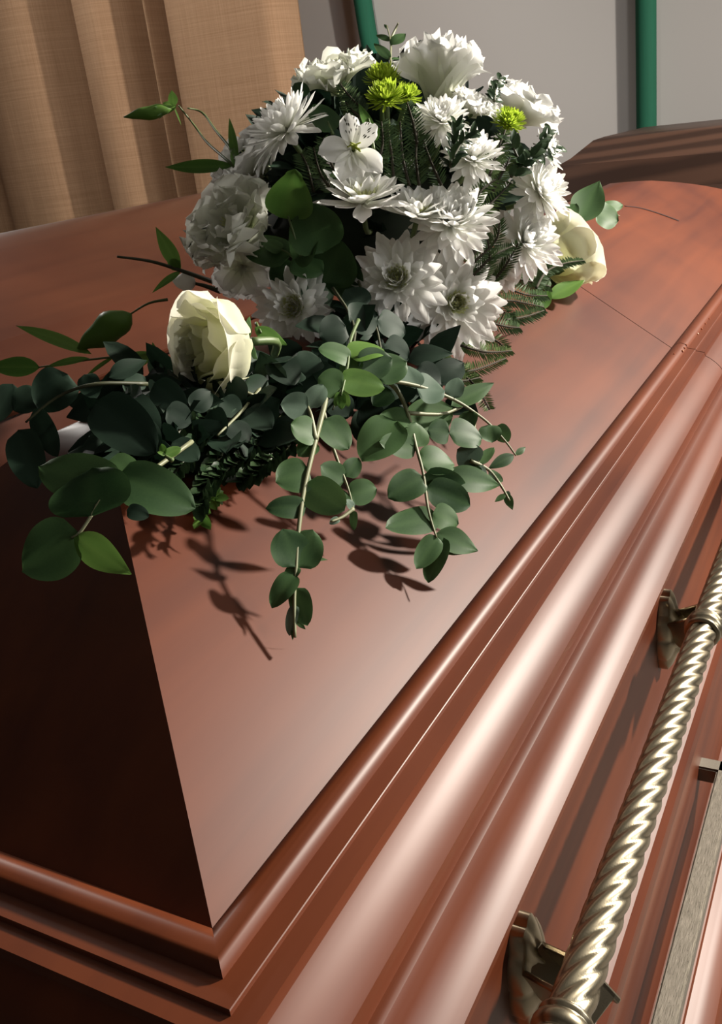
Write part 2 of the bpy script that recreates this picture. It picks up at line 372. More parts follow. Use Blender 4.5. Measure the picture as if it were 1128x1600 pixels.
def bracket(yc, parent):
    cy, cz, xw = yc, -.592, -.195
    bm = bmesh.new()
    # scalloped shell plate: radial lobes, domed, fluted
    nr, na = 9, 96; rings = []
    for i in range(nr + 1):
        t = i / nr; ring = []
        for k in range(na):
            a = 2 * math.pi * k / na
            lob = 1 + .11 * abs(math.cos(4.5 * a)) ** .6 - .06
            up = 1 + .12 * max(0, math.sin(a)) ** 2
            r = .0265 * t * lob * up
            hgt = .0075 + .0065 * (1 - t ** 3) * (1 - .16 * (abs(math.sin(4.5 * a)) ** 3) * min(1, 2 * t)) 
            hgt += .003 * max(0, math.cos((t - .45) * 14)) * (1 if .25 < t < .7 else 0)
            if i == nr: hgt = .0070
            ring.append(bm.verts.new(Vector((xw * K + hgt, cy * K + r * .60 * math.cos(a), 1.2 + cz * K + r * 1.25 * math.sin(a)))))
        rings.append(ring)
    rings.append([bm.verts.new(Vector((xw * K - .001, v.co.y, v.co.z))) for v in rings[-1]])
    for a, b in zip(rings[:-1], rings[1:]):
        for k in range(na):
            if (a[k].co - a[(k + 1) % na].co).length < 1e-7: 
                continue
            bm.faces.new((a[k], b[k], b[(k + 1) % na], a[(k + 1) % na]))
    bmesh.ops.remove_doubles(bm, verts=bm.verts, dist=1e-6)
    bmesh.ops.recalc_face_normals(bm, faces=bm.faces)
    pl = link('bracket_plate', bm, BRASS, parent, sharp=50)
    bm = bmesh.new()   # fork arm: two cheeks, a top bridge and a back web
    x0, x1 = xw * K + .008, XH * K + .001
    a0, a1 = Vector((x0, cy * K, 1.2 + (cz + .012) * K)), Vector((x1, (cy - .045) * K, 1.2 + (ZH - .004) * K))
    d = (a1 - a0); ln = d.length; d.normalize(); s = Vector((0, 1, 0)); s = (s - d * s.dot(d)).normalized(); up = d.cross(s); 
    if up.z < 0: up = -up
    rm = Matrix((d, s, up)).transposed()
    for sg in (-1, 1): box(bm, (a0 + a1) / 2 + s * sg * .0085 - up * .006, (ln, .0032, .024), rm)
    box(bm, a0 + d * .006 - up * .004, (.010, .018, .024), rm)
    box(bm, a1 - d * .004 - up * .006, (.008, .020, .018), rm)
    bmesh.ops.bevel(bm, geom=bm.edges[:], offset=.0008, segments=1, affect='EDGES')
    link('bracket_arm', bm, BRASS, parent, sharp=40)
    bm = bmesh.new(); c = Vector((XH * K, (cy - .085) * K, 1.2 + ZH * K))
    ys = []; rs = []
    for j, (yy, rr) in enumerate([(-.0085, .0085), (-.0085, .0102), (-.0075, .0110), (-.006, .0112), (-.005, .0103), (-.004, .0103), (-.003, .0115), (-.001, .0121), (.001, .0121), (.003, .0115), (.004, .0103), (.005, .0103), (.006, .0112), (.0075, .0110), (.0085, .0102), (.0085, .0085)]):
        ys.append(c + Vector((0, yy, 0))); rs.append(rr * 1.14)
    rings = [[bm.verts.new(p + Vector((math.cos(2 * math.pi * k / 32) * r, 0, math.sin(2 * math.pi * k / 32) * r))) for k in range(32)] for p, r in zip(ys, rs)]
    for a, b in zip(rings[:-1], rings[1:]):
        for k in range(32): bm.faces.new((a[k], b[k], b[(k + 1) % 32], a[(k + 1) % 32]))
    bmesh.ops.recalc_face_normals(bm, faces=bm.faces)
    link('bracket_collar', bm, BRASS, parent, sharp=60)
bracket(.475, coffin); bracket(.985, coffin)

# trolley with worn steel hand rail
trol = empty('coffin_trolley', Vector((XC * K, 1.7 * K, 0)), 'worn grey metal trolley rail running along the lower side of the front coffin', 'trolley')
def sqtube(name, pts, s, m=STEEL):
    bm = bmesh.new()
    for a, b in zip(pts[:-1], pts[1:]):
        a, b = Vector(a), Vector(b); d = (b - a); l = d.length + s
        rot = d.to_track_quat('X', 'Z').to_matrix()
        box(bm, (a + b) / 2, (l, s, s), rot)
    bmesh.ops.bevel(bm, geom=bm.edges[:], offset=.0016, segments=2, affect='EDGES')
    return link(name, bm, m, trol, sharp=40)
XT, ZT = -.127, -.850
dd = ray(1122, 1207); yarm = ZT * dd.y / dd.z
sqtube('side_rail', [U(XT, yarm, ZT), U(XT, .10, ZT)], .0165)
sqtube('side_rail_arm', [U(XT, yarm, ZT), U(-.158, yarm, ZT)], .0165)
zb = 1.2 - 1.09 * K
for x in (-.25, -1.02): sqtube('bed_rail', [U(x, .2, -1.112), U(x, 3.2, -1.112)], .03)
for y in (.6, 2.7): sqtube('cross_rail', [U(-.25, y, -1.112), U(-1.02, y, -1.112)], .03)
for x in (-.25, -1.02):
    for y in (.6, 2.7):
        p = U(x, y, -1.15); sqtube('leg', [p, Vector((p.x, p.y, .09))], .03)
        bm = bmesh.new(); tube(bm, [Vector((p.x - .012, p.y, .045)), Vector((p.x + .012, p.y, .045))], .045, 20); link('wheel', bm, STEMB, trol, sharp=40)

# ------------------------------------------------------------------ curtains, green posts
def curtain(xs, label, yb):
    """xs: list of (x, yoffset) plan points"""
    bm = bmesh.new(); pl = spline([Vector((x, y, 0)) for x, y in xs], 6); rows = []
    zs = [0.03 + i * (2.62 / 14) for i in range(15)]
    for z in zs:
        f = 1 + .10 * (1 - z / 2.6)
        rows.append([bm.verts.new(Vector((p.x, yb + p.y * f, z))) for p in pl])
    for a, b in zip(rows[:-1], rows[1:]):
        for i in range(len(a) - 1): bm.faces.new((a[i], a[i + 1], b[i + 1], b[i]))
    bmesh.ops.solidify(bm, geom=bm.faces[:], thickness=.004)
    o = link('curtain', bm, CURT); tag(o, label, 'curtain'); return o
YC = 2.75
def xat(px, y, py=100):
    d = ray(px, py); return d.x / d.y * y
def cpts(lst): return [(xat(px, YC), o) for px, o in lst]
curtain(cpts([(x, o * 1.6) for x, o in [(-260, 0), (-190, .04), (-130, -.05), (-70, .03), (-20, -.03), (30, -.045), (70, -.03), (98, .03), (112, .075), (128, .03), (150, -.035), (185, -.045), (210, .0), (222, .06), (238, .03), (250, -.02), (258, .01), (262, .06)]]),
        'ochre linen curtain with deep folds, left of the dark gap', YC)
curtain(cpts([(x, o * 1.6) for x, o in [(272, .10), (278, .06), (286, .0), (296, -.045), (330, -.05), (370, -.045), (410, -.04), (440, -.035), (450, -.02), (457, .005), (461, .04)]]),
        'flat ochre linen curtain panel ending beside the grey wall', YC)
def post(px0, py0, px1, py1, wpx, label, bend=0):
    yy = (YW - .03); a = ray(px0, py0); b = ray(px1, py1)
    A = CAM + a * (yy / a.y); B = CAM + b * (yy / b.y); d = (A - B).normalized()
    top = A + d * ((2.66 - A.z) / d.z); bot = A + d * ((0.01 - A.z) / d.z)
    n = 16; pts = []
    for i in range(n + 1):
        p = top.lerp(bot, i / n); p.x += bend * math.sin(i * 1.7) * .006; pts.append(p)
    bm = bmesh.new(); tube(bm, pts, wpx / F * yy / a.dot(FWD) / a.y * a.dot(FWD) / 2 * 1.05, 20)
    o = link('green_post', bm, GREEN); tag(o, label, 'post'); return o
post(1009, 0, 1010, 195, 26, 'straight emerald green post on the wall above the brown coffin')
post(568, 0, 585, 110, 24, 'green cloth-wrapped post behind the top of the bouquet', 1)

# ------------------------------------------------------------------ botanical builders
TO = -FWD
class MB:
    def __init__(s): s.bm = bmesh.new(); s.l = s.bm.verts.layers.float.new('tone')
def finish(mb, name, m, parent): 
    return link(name, mb.bm, m, parent, smooth=True)
def petal(mb, org, az, e0, de, L, W, axes, cup=.15, tipw=.55, nu=6, nv=4, ruffle=0, t0=.3, t1=1.0, twist=0, seed=0, notch=0, peak=.55):
    """axes=(X,Y,Z) flower frame; az azimuth, e0 elevation at base, de change along the petal (rad)"""
    X, Y, Z = axes; h = X * math.cos(az) + Y * math.sin(az); tg = -X * math.sin(az) + Y * math.cos(az)
    p = org.copy(); rows = []; e = e0
    for i in range(nu + 1):
        t = i / nu; e = e0 + de * t * t
        d = h * math.cos(e) + Z * math.sin(e); nn = -h * math.sin(e) + Z * math.cos(e)
        if i: p = p + d * (L / nu)
        wv = (math.sin(math.pi * min(1, (t / peak)) / 2) if t < peak else (1 - (1 - tipw) * ((t - peak) / (1 - peak)) ** 2.2))
        if i == nu: wv *= .62 if tipw > .3 else .3
        wv = max(wv, .16) * W / 2
        row = []
        for j in range(nv + 1):
            v = j / nv * 2 - 1
            q = p + tg * (v * wv) + nn * (cup * W * (v * v) ) + tg * twist * t * W
            q -= d * (min(L * .12, W * .35) * v * v * (t ** 3))
            if notch and i == nu and abs(v) < .3: q -= d * L * notch
            if ruffle:
                k = t ** 4 * ruffle * W * .8
                q += nn * k * math.sin(v * 10 + seed * 3.1) + d * k * .6 * math.sin(v * 17 + seed * 5.7) + nn * (k + .25 * ruffle * W * t) * 1.3 * noise.noise(Vector((v * 2, seed * 9.1, t * 2)))
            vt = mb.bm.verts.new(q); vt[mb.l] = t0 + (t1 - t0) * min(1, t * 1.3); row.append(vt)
        rows.append(row)
    for a, b in zip(rows[:-1], rows[1:]):
        for j in range(nv): mb.bm.faces.new((a[j], a[j + 1], b[j + 1], b[j]))
def frame(n, roll=0):
    n = n.normalized(); x = n.cross(Vector((.2, .1, 1)));
    if x.length < .1: x = n.cross(Vector((1, 0, 0)))
    x.normalize(); y = n.cross(x); c, s = math.cos(roll), math.sin(roll)
    return (x * c + y * s, -x * s + y * c, n)
# bouquet dome
BC = U(-.62, 1.20, -.10); BR = Vector((.255, .27, .20)) * K
def dome(px, py, push=0.0):
    d = ray(px, py); o = CAM - BC
    A = sum((d[i] / BR[i]) ** 2 for i in range(3)); B = sum(2 * d[i] * o[i] / BR[i] ** 2 for i in range(3)); Cc = sum((o[i] / BR[i]) ** 2 for i in range(3)) - 1
    D = B * B - 4 * A * Cc
    t = (-B - math.sqrt(D)) / (2 * A) if D > 0 else -B / (2 * A)
    p = CAM + d * (t + push)
    lp = on_lid(px, py, .015)
    if (lp - CAM).length < (p - CAM).length: p = lp
    return p
def scr(p): return (p - CAM).dot(FWD) / F        # metres per pixel at p
def facing(a, b, c=1.0): return (TO * c + RIGHT * a - DOWN * b).normalized()
def add_stem(parent, p, axis, m=STEMG, rad=.0022, tgt=None):
    bm = bmesh.new(); tgt = tgt or (BC + Vector((0, 0, -.03)))
    a = p - axis * .004; b = a - axis * .02
    end = a.lerp(tgt, .75)
    tube(bm, spline([a, b.lerp(end, .15), end], 4), rad, 6); link('stem', bm, m, parent)

def chrys(px, py, rpx, n, label, rings, centre=.25, push=0, group='white chrysanthemums', seed=1, m=WHITE, cm=CENTRE, name='chrysanthemum', wf=.2, cat='flower'):
    random.seed(seed)
    p = dome(px, py, push); r = rpx * scr(p) * 1.13; root = empty(name, p, label, cat, group); ax = frame(n, seed)
    mb = MB()
    for (cnt, e0, de, lf, wfr, off) in rings:
        for k in range(cnt):
            az = 2 * math.pi * (k + rnd(-.25, .25)) / cnt + off
            petal(mb, p + ax[2] * rnd(-.05, .02) * r, az, math.radians(e0 + rnd(-8, 8)), math.radians(de + rnd(-14, 14)), r * lf * rnd(.86, 1.1), r * wfr * wf / .2 * 1.08 * rnd(.85, 1.12), ax, cup=.12, tipw=.8, nu=7, nv=4, t0=.5, t1=1, peak=.66)
    finish(mb, 'petals', m, root)
    if centre:
        mb = MB()
        for k in range(60):
            a = k * 2.39996; q = math.sqrt(k / 60) * centre * r
            o = p + ax[2] * r * (.20) + (ax[0] * math.cos(a) + ax[1] * math.sin(a)) * q
            petal(mb, o, a, math.radians(88 - 35 * q / (centre * r)), math.radians(15), r * .19, r * .07, ax, nu=2, nv=2, t0=0, t1=.9)
        finish(mb, 'centre', cm, root)
    add_stem(root, p, n)
    return root
OPEN = [(16, 4, 6, 1.0, .27, 0), (16, 16, 10, .95, .25, .2), (15, 30, 14, .84, .22, .1), (14, 46, 18, .66, .19, .3), (12, 60, 22, .48, .15, 0), (10, 72, 26, .34, .12, 0)]
LOOSE = [(13, 8, 14, 1.0, .33, 0), (12, 26, 14, .95, .30, .3), (11, 45, 12, .78, .26, .1), (9, 60, 10, .55, .22, .2)]
FULL = [(18, -12, -10, 1.0, .22, 0), (18, 4, 8, .98, .22, .17), (18, 20, 16, .92, .21, .1), (18, 36, 22, .82, .2, .0), (16, 50, 26, .70, .18, .1), (14, 64, 30, .55, .16, .2), (12, 76, 30, .40, .14, 0)]
BUTTON = [(30, -15, 30, .95, .13, 0), (32, 2, 35, .95, .13, .1), (32, 18, 40, .92, .13, .05), (30, 32, 40, .86, .13, .1), (28, 46, 38, .80, .13, 0), (22, 58, 30, .74, .13, 0), (16, 70, 20, .68, .12, 0), (9, 82, 10, .64, .12, 0)]

def ruffled(px, py, rpx, n, label, push=0, seed=1, m=WHITE2, closed=.5, layers=((5, .80, 1.0), (5, .95, .97), (4, 1.1, .9), (3, 1.3, .75)), group='white lisianthus blooms', name='lisianthus', ruf=.12, width=1.25, core=True):
    random.seed(seed)
    p = dome(px, py, push); r = rpx * scr(p) * 1.12; root = empty(name, p, label, 'flower', group); ax = frame(n, seed * 1.3)
    base = p - ax[2] * r * .55; mb = MB()
    for li, (cnt, el, ln) in enumerate(layers):
        for k in range(cnt):
            az = 2 * math.pi * (k + rnd(-.2, .2)) / cnt + li * .5
            petal(mb, base, az, el + rnd(-.08, .08) - (1 - closed) * .25, -(.55 + .35 * (1 - closed)) + li * .15 + rnd(-.15, .15), r * 1.35 * ln * rnd(.92, 1.06), r * width * rnd(.9, 1.1), ax, cup=.22, tipw=.8, nu=10, nv=16, ruffle=ruf, seed=rnd(0, 9), t0=.15, t1=1, peak=.75)
    finish(mb, 'petals', m, root)
    if core:
        mb = MB()
        for k in range(9):
            petal(mb, base + ax[2] * r * .5, k * .7, 1.3, -.3, r * .35, r * .08, ax, nu=3, nv=2, t0=.2, t1=.5)
        finish(mb, 'centre', CENTRE, root)
    mb = MB()
    for k in range(5): petal(mb, base - ax[2] * r * .06, k * 1.256, .9, -.4, r * .55, r * .14, ax, nu=3, nv=2)
    finish(mb, 'sepals', STEMG, root)
    add_stem(root, base, n)
    return root

def rose(px, py, rpx, n, label, seed=1, m=CREAM, push=0, roll=0.0, pos=None, openess=1.0, outer=(), tgt=None):
    random.seed(seed)
    p = pos or dome(px, py, push); r = rpx * scr(p); root = empty('rose', p, label, 'flower', 'cream roses'); ax = frame(n, roll)
    base = p - ax[2] * r * .95; mb = MB()
    # spiral of deep cupped petals
    def cup(az, rad, hgt, spread, flare, tone, ruf=.03, over=0):
        nu, nv = 12, 14; rows = []
        sd = rnd(0, 20)
        for i in range(nu + 1):
            t = i / nu; row = []
            rr = rad * (math.sin(min(1, t * 1.5) * math.pi / 2) ** .8) * (1 - .10 * math.sin(math.pi * max(0, t - .4) / .6) ) + flare * max(0, t - .72) ** 1.6 * r * 3
            z = hgt * (t ** .9) - (flare * r * 1.0 * max(0, t - .8) ** 1.5 * 3)
            for j in range(nv + 1):
                v = j / nv * 2 - 1
                wv = spread * (min(1, .35 + t * 1.5)) * (1 - .35 * max(0, t - .6) ** 2 * 4 * v * v * .5)
                a = az + v * wv
                zz = z - hgt * .18 * (v ** 4) * t + ruf * r * t * t * (math.sin(v * 5 + sd) + .8 * noise.noise(Vector((v * 5, sd, t * 2))))
                r2 = rr * (1 + over * v) + ruf * r * t * t * math.sin(v * 8 + sd * 2)
                q = base + (ax[0] * math.cos(a) + ax[1] * math.sin(a)) * r2 + ax[2] * zz
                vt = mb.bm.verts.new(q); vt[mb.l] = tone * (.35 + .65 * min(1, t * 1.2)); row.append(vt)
            rows.append(row)
        for a_, b_ in zip(rows[:-1], rows[1:]):
            for j in range(nv): mb.bm.faces.new((a_[j], a_[j + 1], b_[j + 1], b_[j]))
    ga = 2.3999
    N = 17
    for k in range(N):
        f = k / (N - 1)
        cup(k * ga, r * (.10 + .72 * f ** 1.0), r * (1.50 - .22 * f) * (1 if k else 1), 1.5 - .65 * f if k > 1 else 2.6, .0 + (.42 * openess if f > .7 else .06 * f), .55 + .45 * f, ruf=.015 + .035 * f, over=.05)
    for (az, rad, hg, sp, fl) in outer: cup(az, r * rad, r * hg, sp, fl, 1.0, .03)
    finish(mb, 'petals', m, root)
    mb = MB()
    for k in range(5): petal(mb, base - ax[2] * r * .02, k * 1.256, .2, .3, r * .75, r * .22, ax, nu=4, nv=2, t0=.3, t1=.6)
    finish(mb, 'sepals', EUC, root)
    add_stem(root, base, n, rad=.003, tgt=tgt)
    return root

# ---- leaves
def leaf(mb, b, t, wid, nrm=None, fold=.18, curl=.12, shape='round', tone=None, nu=13, nv=6):
    d = t - b; L = d.length; d.normalize(); nrm = nrm or TO
    s = d.cross(nrm); 
    if s.length < 1e-3: s = d.cross(Vector((0, 0, 1)))
    s.normalize(); n = s.cross(d).normalized()
    if n.dot(nrm) < 0: n = -n
    tone = rnd(0, .75) if tone is None else tone; rows = []; ph = rnd(0, 9)
    for i in range(nu + 1):
        u = i / nu
        if shape == 'round': w_ = max(0, 1 - abs(2 * u ** .74 - 1) ** 2.3) ** .66 if u < 1 else 0
        elif shape == 'heart': w_ = (math.sin(math.pi * (u ** .55)) ** .75) if 0 < u < 1 else (0 if u == 1 else .3)
        else: w_ = math.sin(math.pi * u ** .8) ** .9 if 0 < u < 1 else 0
        w_ = max(w_, .03 if shape != 'heart' or u == 1 else .3) * wid / 2
        c = b + d * (L * u) - n * (curl * L * (u * u - u) * 4 * .25 + curl * L * .6 * u * u)
        row = []
        for j in range(nv + 1):
            v = j / nv * 2 - 1
            q = c + s * (v * w_) + n * (fold * abs(v) * w_ + .035 * wid * math.sin(u * 6 + ph + v * 2) * abs(v))
            vt = mb.bm.verts.new(q); vt[mb.l] = tone + (.22 if abs(v) < .1 else .28 if abs(v) > .9 else 0); row.append(vt)
        rows.append(row)
    for a_, b_ in zip(rows[:-1], rows[1:]):
        for j in range(nv): mb.bm.faces.new((a_[j], a_[j + 1], b_[j + 1], b_[j]))
def tiltn(amt=.5): return (TO + RIGHT * rnd(-amt, amt) - DOWN * rnd(-amt * .4, amt) + Vector((0, 0, .25))).normalized()
class Depth:
    """depth law along a sprig: 'lid' with heights, or 'dome' with a push"""
    def __init__(s, kind, a, b=None, y0=0, y1=1): s.k, s.a, s.b, s.y0, s.y1 = kind, a, b, y0, y1
    def __call__(s, px, py, dz=0):
        f = 0 if s.b is None else max(0, min(1, (py - s.y0) / (s.y1 - s.y0)))
        v = s.a if s.b is None else s.a + (s.b - s.a) * f
        if s.k == 'lid': p = on_lid(px, py, max(v, .004))
        elif s.k == 'xlid': p = on_lid(px, py, max(v, .004))
        elif s.k == 'fwd': d = ray(px, py); p = CAM + d * (v / d.dot(FWD))
        else: p = dome(px, py, v)
        if dz: p = CAM + (p - CAM) * (1 + dz / (p - CAM).length)
        return p
def sprig(name, label, cat, group, depth, stems, leaves, lm, sm=STEMP, shape='round', rad=.0012, seed=1, lm2=None, leaves2=(), tilt=.5, jit=.006):
    random.seed(seed)
    base = depth(*stems[0][0]); root = empty(name, base, label, cat, group)
    bm = bmesh.new()
    for st in stems:
        pts = spline([depth(*q) for q in st], 4); n = len(pts)
        tube(bm, pts, [rad * (1.15 - .7 * i / n) for i in range(n)], 6)
    link('stem', bm, sm, root)
    def build(lst, m, nm):
        mb = MB()
        for lf in lst:
            bx, by, tx, ty, w_ = lf[:5]; sh = lf[5] if len(lf) > 5 else shape
            tz = lf[6] if len(lf) > 6 else None
            b = depth(bx, by); pl = math.hypot(tx - bx, ty - by)
            t = depth(tx, ty, rnd(-1, 1) * jit)
            # keep the leaf as long as it looks, never stretched by the depth law
            lenw = pl * scr(b); tt = CAM + ray(tx, ty) * ((b - CAM).dot(FWD) / ray(tx, ty).dot(FWD))
            mxd = .45 * lenw; dv = (t - CAM).length - (tt - CAM).length
            t = CAM + (tt - CAM) * (1 + max(-mxd, min(mxd, dv)) / (tt - CAM).length)
            leaf(mb, b, t, w_ * lenw * 1.22, tiltn(tilt), fold=rnd(.0, .16), curl=rnd(-.06, .16), shape=sh, tone=tz)
        return finish(mb, nm, m, root)
    if leaves: build(leaves, lm, 'leaves')
    if leaves2: tag(build(leaves2, lm2, 'leaves'), 'paler leaves')
    return root
def fir(label, depth, stems, npx, m=FIR, seed=1, group='fir sprigs', step=4.0, fwd=.55, sm=TWIG, wpx=2.7):
    random.seed(seed); base = depth(*stems[0][0]); root = empty('fir_sprig', base, label, 'foliage', group)
    bm = bmesh.new(); mb = MB()
    for st in stems:
        pts = spline([depth(*q) for q in st], 6); n = len(pts)
        tube(bm, pts, [.0011 * (1.2 - .7 * i / n) for i in range(n)], 5)
        sl = scr(pts[0]); tot = sum((pts[i + 1] - pts[i]).length for i in range(n - 1)); cnt = max(4, int(tot / (step * sl)))
        for k in range(cnt):
            f = k / cnt; g = f * (n - 1); i = int(g); p = pts[i].lerp(pts[i + 1], g - i); d = (pts[i + 1] - pts[i]).normalized()
            s = d.cross(TO + Vector((0, 0, .3))).normalized()
            for sg in (-1, 1):
                L = npx * sl * (math.sin(math.pi * (.18 + .75 * f)) ** .6) * rnd(.85, 1.1)
                q = p + (s * sg * .85 + d * fwd + TO * rnd(-.15, .3)).normalized() * L
                leaf(mb, p, q, wpx * sl, TO, fold=.1, curl=rnd(-.1, .2), shape='lance', nu=3, nv=2)
    link('twig', bm, sm, root); finish(mb, 'needles', m, root); return root
def boxw(label, depth, stems, lpx, m=BOX, seed=1, group='box sprigs', step=7, wr=.45, name='box_sprig'):
    random.seed(seed); base = depth(*stems[0][0]); root = empty(name, base, label, 'foliage', group)
    bm = bmesh.new(); mb = MB()
    for st in stems:
        pts = spline([depth(*q) for q in st], 6); n = len(pts); tube(bm, pts, [.0012 * (1.2 - .6 * i / n) for i in range(n)], 5)
        sl = scr(pts[0]); tot = sum((pts[i + 1] - pts[i]).length for i in range(n - 1)); cnt = max(3, int(tot / (step * sl)))
        for k in range(cnt + 1):
            f = k / cnt; g = min(f * (n - 1), n - 1.001); i = int(g); p = pts[i].lerp(pts[i + 1], g - i); d = (pts[i + 1] - pts[i]).normalized()
            s = d.cross(TO).normalized(); ro = Matrix.Rotation(rnd(-1.2, 1.2), 3, d); s = ro @ s
            for sg in (-1, 1):
                q = p + (s * sg * .8 + d * (.6 + f * .6)).normalized() * lpx * sl * rnd(.8, 1.15)
                leaf(mb, p, q, lpx * wr * sl, (TO + s * .5 + Vector((0, 0, .5))).normalized(), fold=.25, curl=.15, nu=5, nv=4)
    link('twig', bm, STEMB, root); finish(mb, 'leaves', m, root); return root

# ------------------------------------------------------------------ core of the arrangement
random.seed(3)
bm = bmesh.new()
bmesh.ops.create_icosphere(bm, subdivisions=3, radius=1, matrix=Matrix.Translation(BC + Vector((0, 0, -.022))) @ Matrix.Diagonal((.125, .135, .055, 1)))
for v in bm.verts: v.co += v.co.normalized() * noise.noise(v.co * 40) * .008; v.co.z = max(v.co.z, 1.2 - .214 * K + .002)
tag(link('floral_foam', bm, mat('dark_foam', (.012, .02, .010), .9)), 'dark green floral foam block hidden under the flowers on the lid', 'floral foam')
mb = MB()
for k in range(520):
    a = rnd(0, 6.283); e = rnd(-.25, 1.5); q = rnd(.40, .70)
    o = BC + Vector((BR.x * math.cos(a) * math.cos(e), BR.y * math.sin(a) * math.cos(e), BR.z * math.sin(e))) * q
    if o.z < 1.2 + max(lidz(o.x / K, o.y / K), -.5) * K + .012: continue
    d = (o - BC).normalized() + Vector((rnd(-.6, .6), rnd(-.6, .6), rnd(-.3, .5)))
    leaf(mb, o, o + d.normalized() * rnd(.025, .045), rnd(.014, .028), tiltn(.9), nu=5, nv=4, shape='lance' if k % 2 else 'round')
for k in range(170):
    px, py = rnd(395, 700), rnd(470, 640)
    if px < 535 and py < 560: continue
    o = on_lid(px, py, rnd(.006, .04)); q = Vector((rnd(-1, 1), rnd(-1, .4), rnd(-.1, .5))).normalized()
    leaf(mb, o, o + q * rnd(.02, .04), rnd(.014, .026), tiltn(.9), nu=5, nv=4, shape='lance' if k % 2 else 'round')
for k in range(150):
    px, py = rnd(180, 430), rnd(585, 720)
    o = on_lid(px, py, rnd(.004, .03)); q = Vector((rnd(-1, 1), rnd(-1, .4), rnd(-.1, .4))).normalized()
    leaf(mb, o, o + q * rnd(.02, .035), rnd(.014, .024), tiltn(.9), nu=5, nv=4, shape='lance' if k % 2 else 'round')
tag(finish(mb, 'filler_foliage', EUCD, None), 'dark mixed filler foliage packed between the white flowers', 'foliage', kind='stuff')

# ------------------------------------------------------------------ flowers
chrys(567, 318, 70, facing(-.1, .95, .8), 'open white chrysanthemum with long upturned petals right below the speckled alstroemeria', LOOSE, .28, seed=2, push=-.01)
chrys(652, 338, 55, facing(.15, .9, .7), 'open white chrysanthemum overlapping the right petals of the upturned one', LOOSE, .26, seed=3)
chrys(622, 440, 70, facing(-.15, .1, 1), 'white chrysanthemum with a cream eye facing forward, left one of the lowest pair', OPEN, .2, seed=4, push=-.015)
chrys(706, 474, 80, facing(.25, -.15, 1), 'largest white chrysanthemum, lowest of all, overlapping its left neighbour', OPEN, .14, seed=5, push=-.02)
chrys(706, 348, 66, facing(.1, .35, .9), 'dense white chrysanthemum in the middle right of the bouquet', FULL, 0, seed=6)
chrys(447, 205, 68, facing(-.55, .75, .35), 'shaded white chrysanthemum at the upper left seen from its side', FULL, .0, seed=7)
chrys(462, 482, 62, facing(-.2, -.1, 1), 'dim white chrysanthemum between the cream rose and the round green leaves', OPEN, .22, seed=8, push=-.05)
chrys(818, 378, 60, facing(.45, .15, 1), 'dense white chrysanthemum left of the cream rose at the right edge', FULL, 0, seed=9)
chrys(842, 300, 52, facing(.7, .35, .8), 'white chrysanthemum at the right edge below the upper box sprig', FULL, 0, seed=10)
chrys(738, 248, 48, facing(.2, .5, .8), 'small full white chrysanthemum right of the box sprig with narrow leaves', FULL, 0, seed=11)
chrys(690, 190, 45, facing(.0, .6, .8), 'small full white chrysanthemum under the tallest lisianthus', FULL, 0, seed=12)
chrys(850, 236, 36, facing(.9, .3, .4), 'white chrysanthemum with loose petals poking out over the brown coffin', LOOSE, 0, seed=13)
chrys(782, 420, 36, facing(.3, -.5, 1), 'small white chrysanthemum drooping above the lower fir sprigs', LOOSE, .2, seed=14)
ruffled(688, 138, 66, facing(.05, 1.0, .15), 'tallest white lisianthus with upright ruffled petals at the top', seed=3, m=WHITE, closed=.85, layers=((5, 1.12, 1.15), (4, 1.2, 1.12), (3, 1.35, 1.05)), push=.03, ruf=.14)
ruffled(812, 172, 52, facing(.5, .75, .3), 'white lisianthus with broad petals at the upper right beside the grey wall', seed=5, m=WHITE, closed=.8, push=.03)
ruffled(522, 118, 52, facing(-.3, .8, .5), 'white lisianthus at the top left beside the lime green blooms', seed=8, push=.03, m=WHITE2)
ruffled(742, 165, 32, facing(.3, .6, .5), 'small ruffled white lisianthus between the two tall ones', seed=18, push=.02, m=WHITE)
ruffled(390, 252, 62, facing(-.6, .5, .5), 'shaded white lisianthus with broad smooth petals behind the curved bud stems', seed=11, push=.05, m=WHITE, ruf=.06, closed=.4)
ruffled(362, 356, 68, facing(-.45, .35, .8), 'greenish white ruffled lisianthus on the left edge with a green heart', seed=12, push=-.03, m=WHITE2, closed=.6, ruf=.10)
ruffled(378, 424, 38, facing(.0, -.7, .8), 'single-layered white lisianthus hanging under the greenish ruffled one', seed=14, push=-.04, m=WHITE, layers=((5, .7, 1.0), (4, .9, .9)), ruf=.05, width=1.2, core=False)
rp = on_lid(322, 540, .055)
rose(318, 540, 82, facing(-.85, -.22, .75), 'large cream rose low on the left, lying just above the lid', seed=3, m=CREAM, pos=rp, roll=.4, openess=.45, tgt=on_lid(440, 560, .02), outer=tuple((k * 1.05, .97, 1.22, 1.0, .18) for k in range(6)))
rose(890, 394, 62, facing(.6, .42, -.1), 'cream rose at the right edge seen from behind its outer petals', seed=5, m=CREAM, pos=on_lid(892, 392, .05), openess=.4, outer=tuple((k * 1.05, .97, 1.25, 1.0, .16) for k in range(6)))
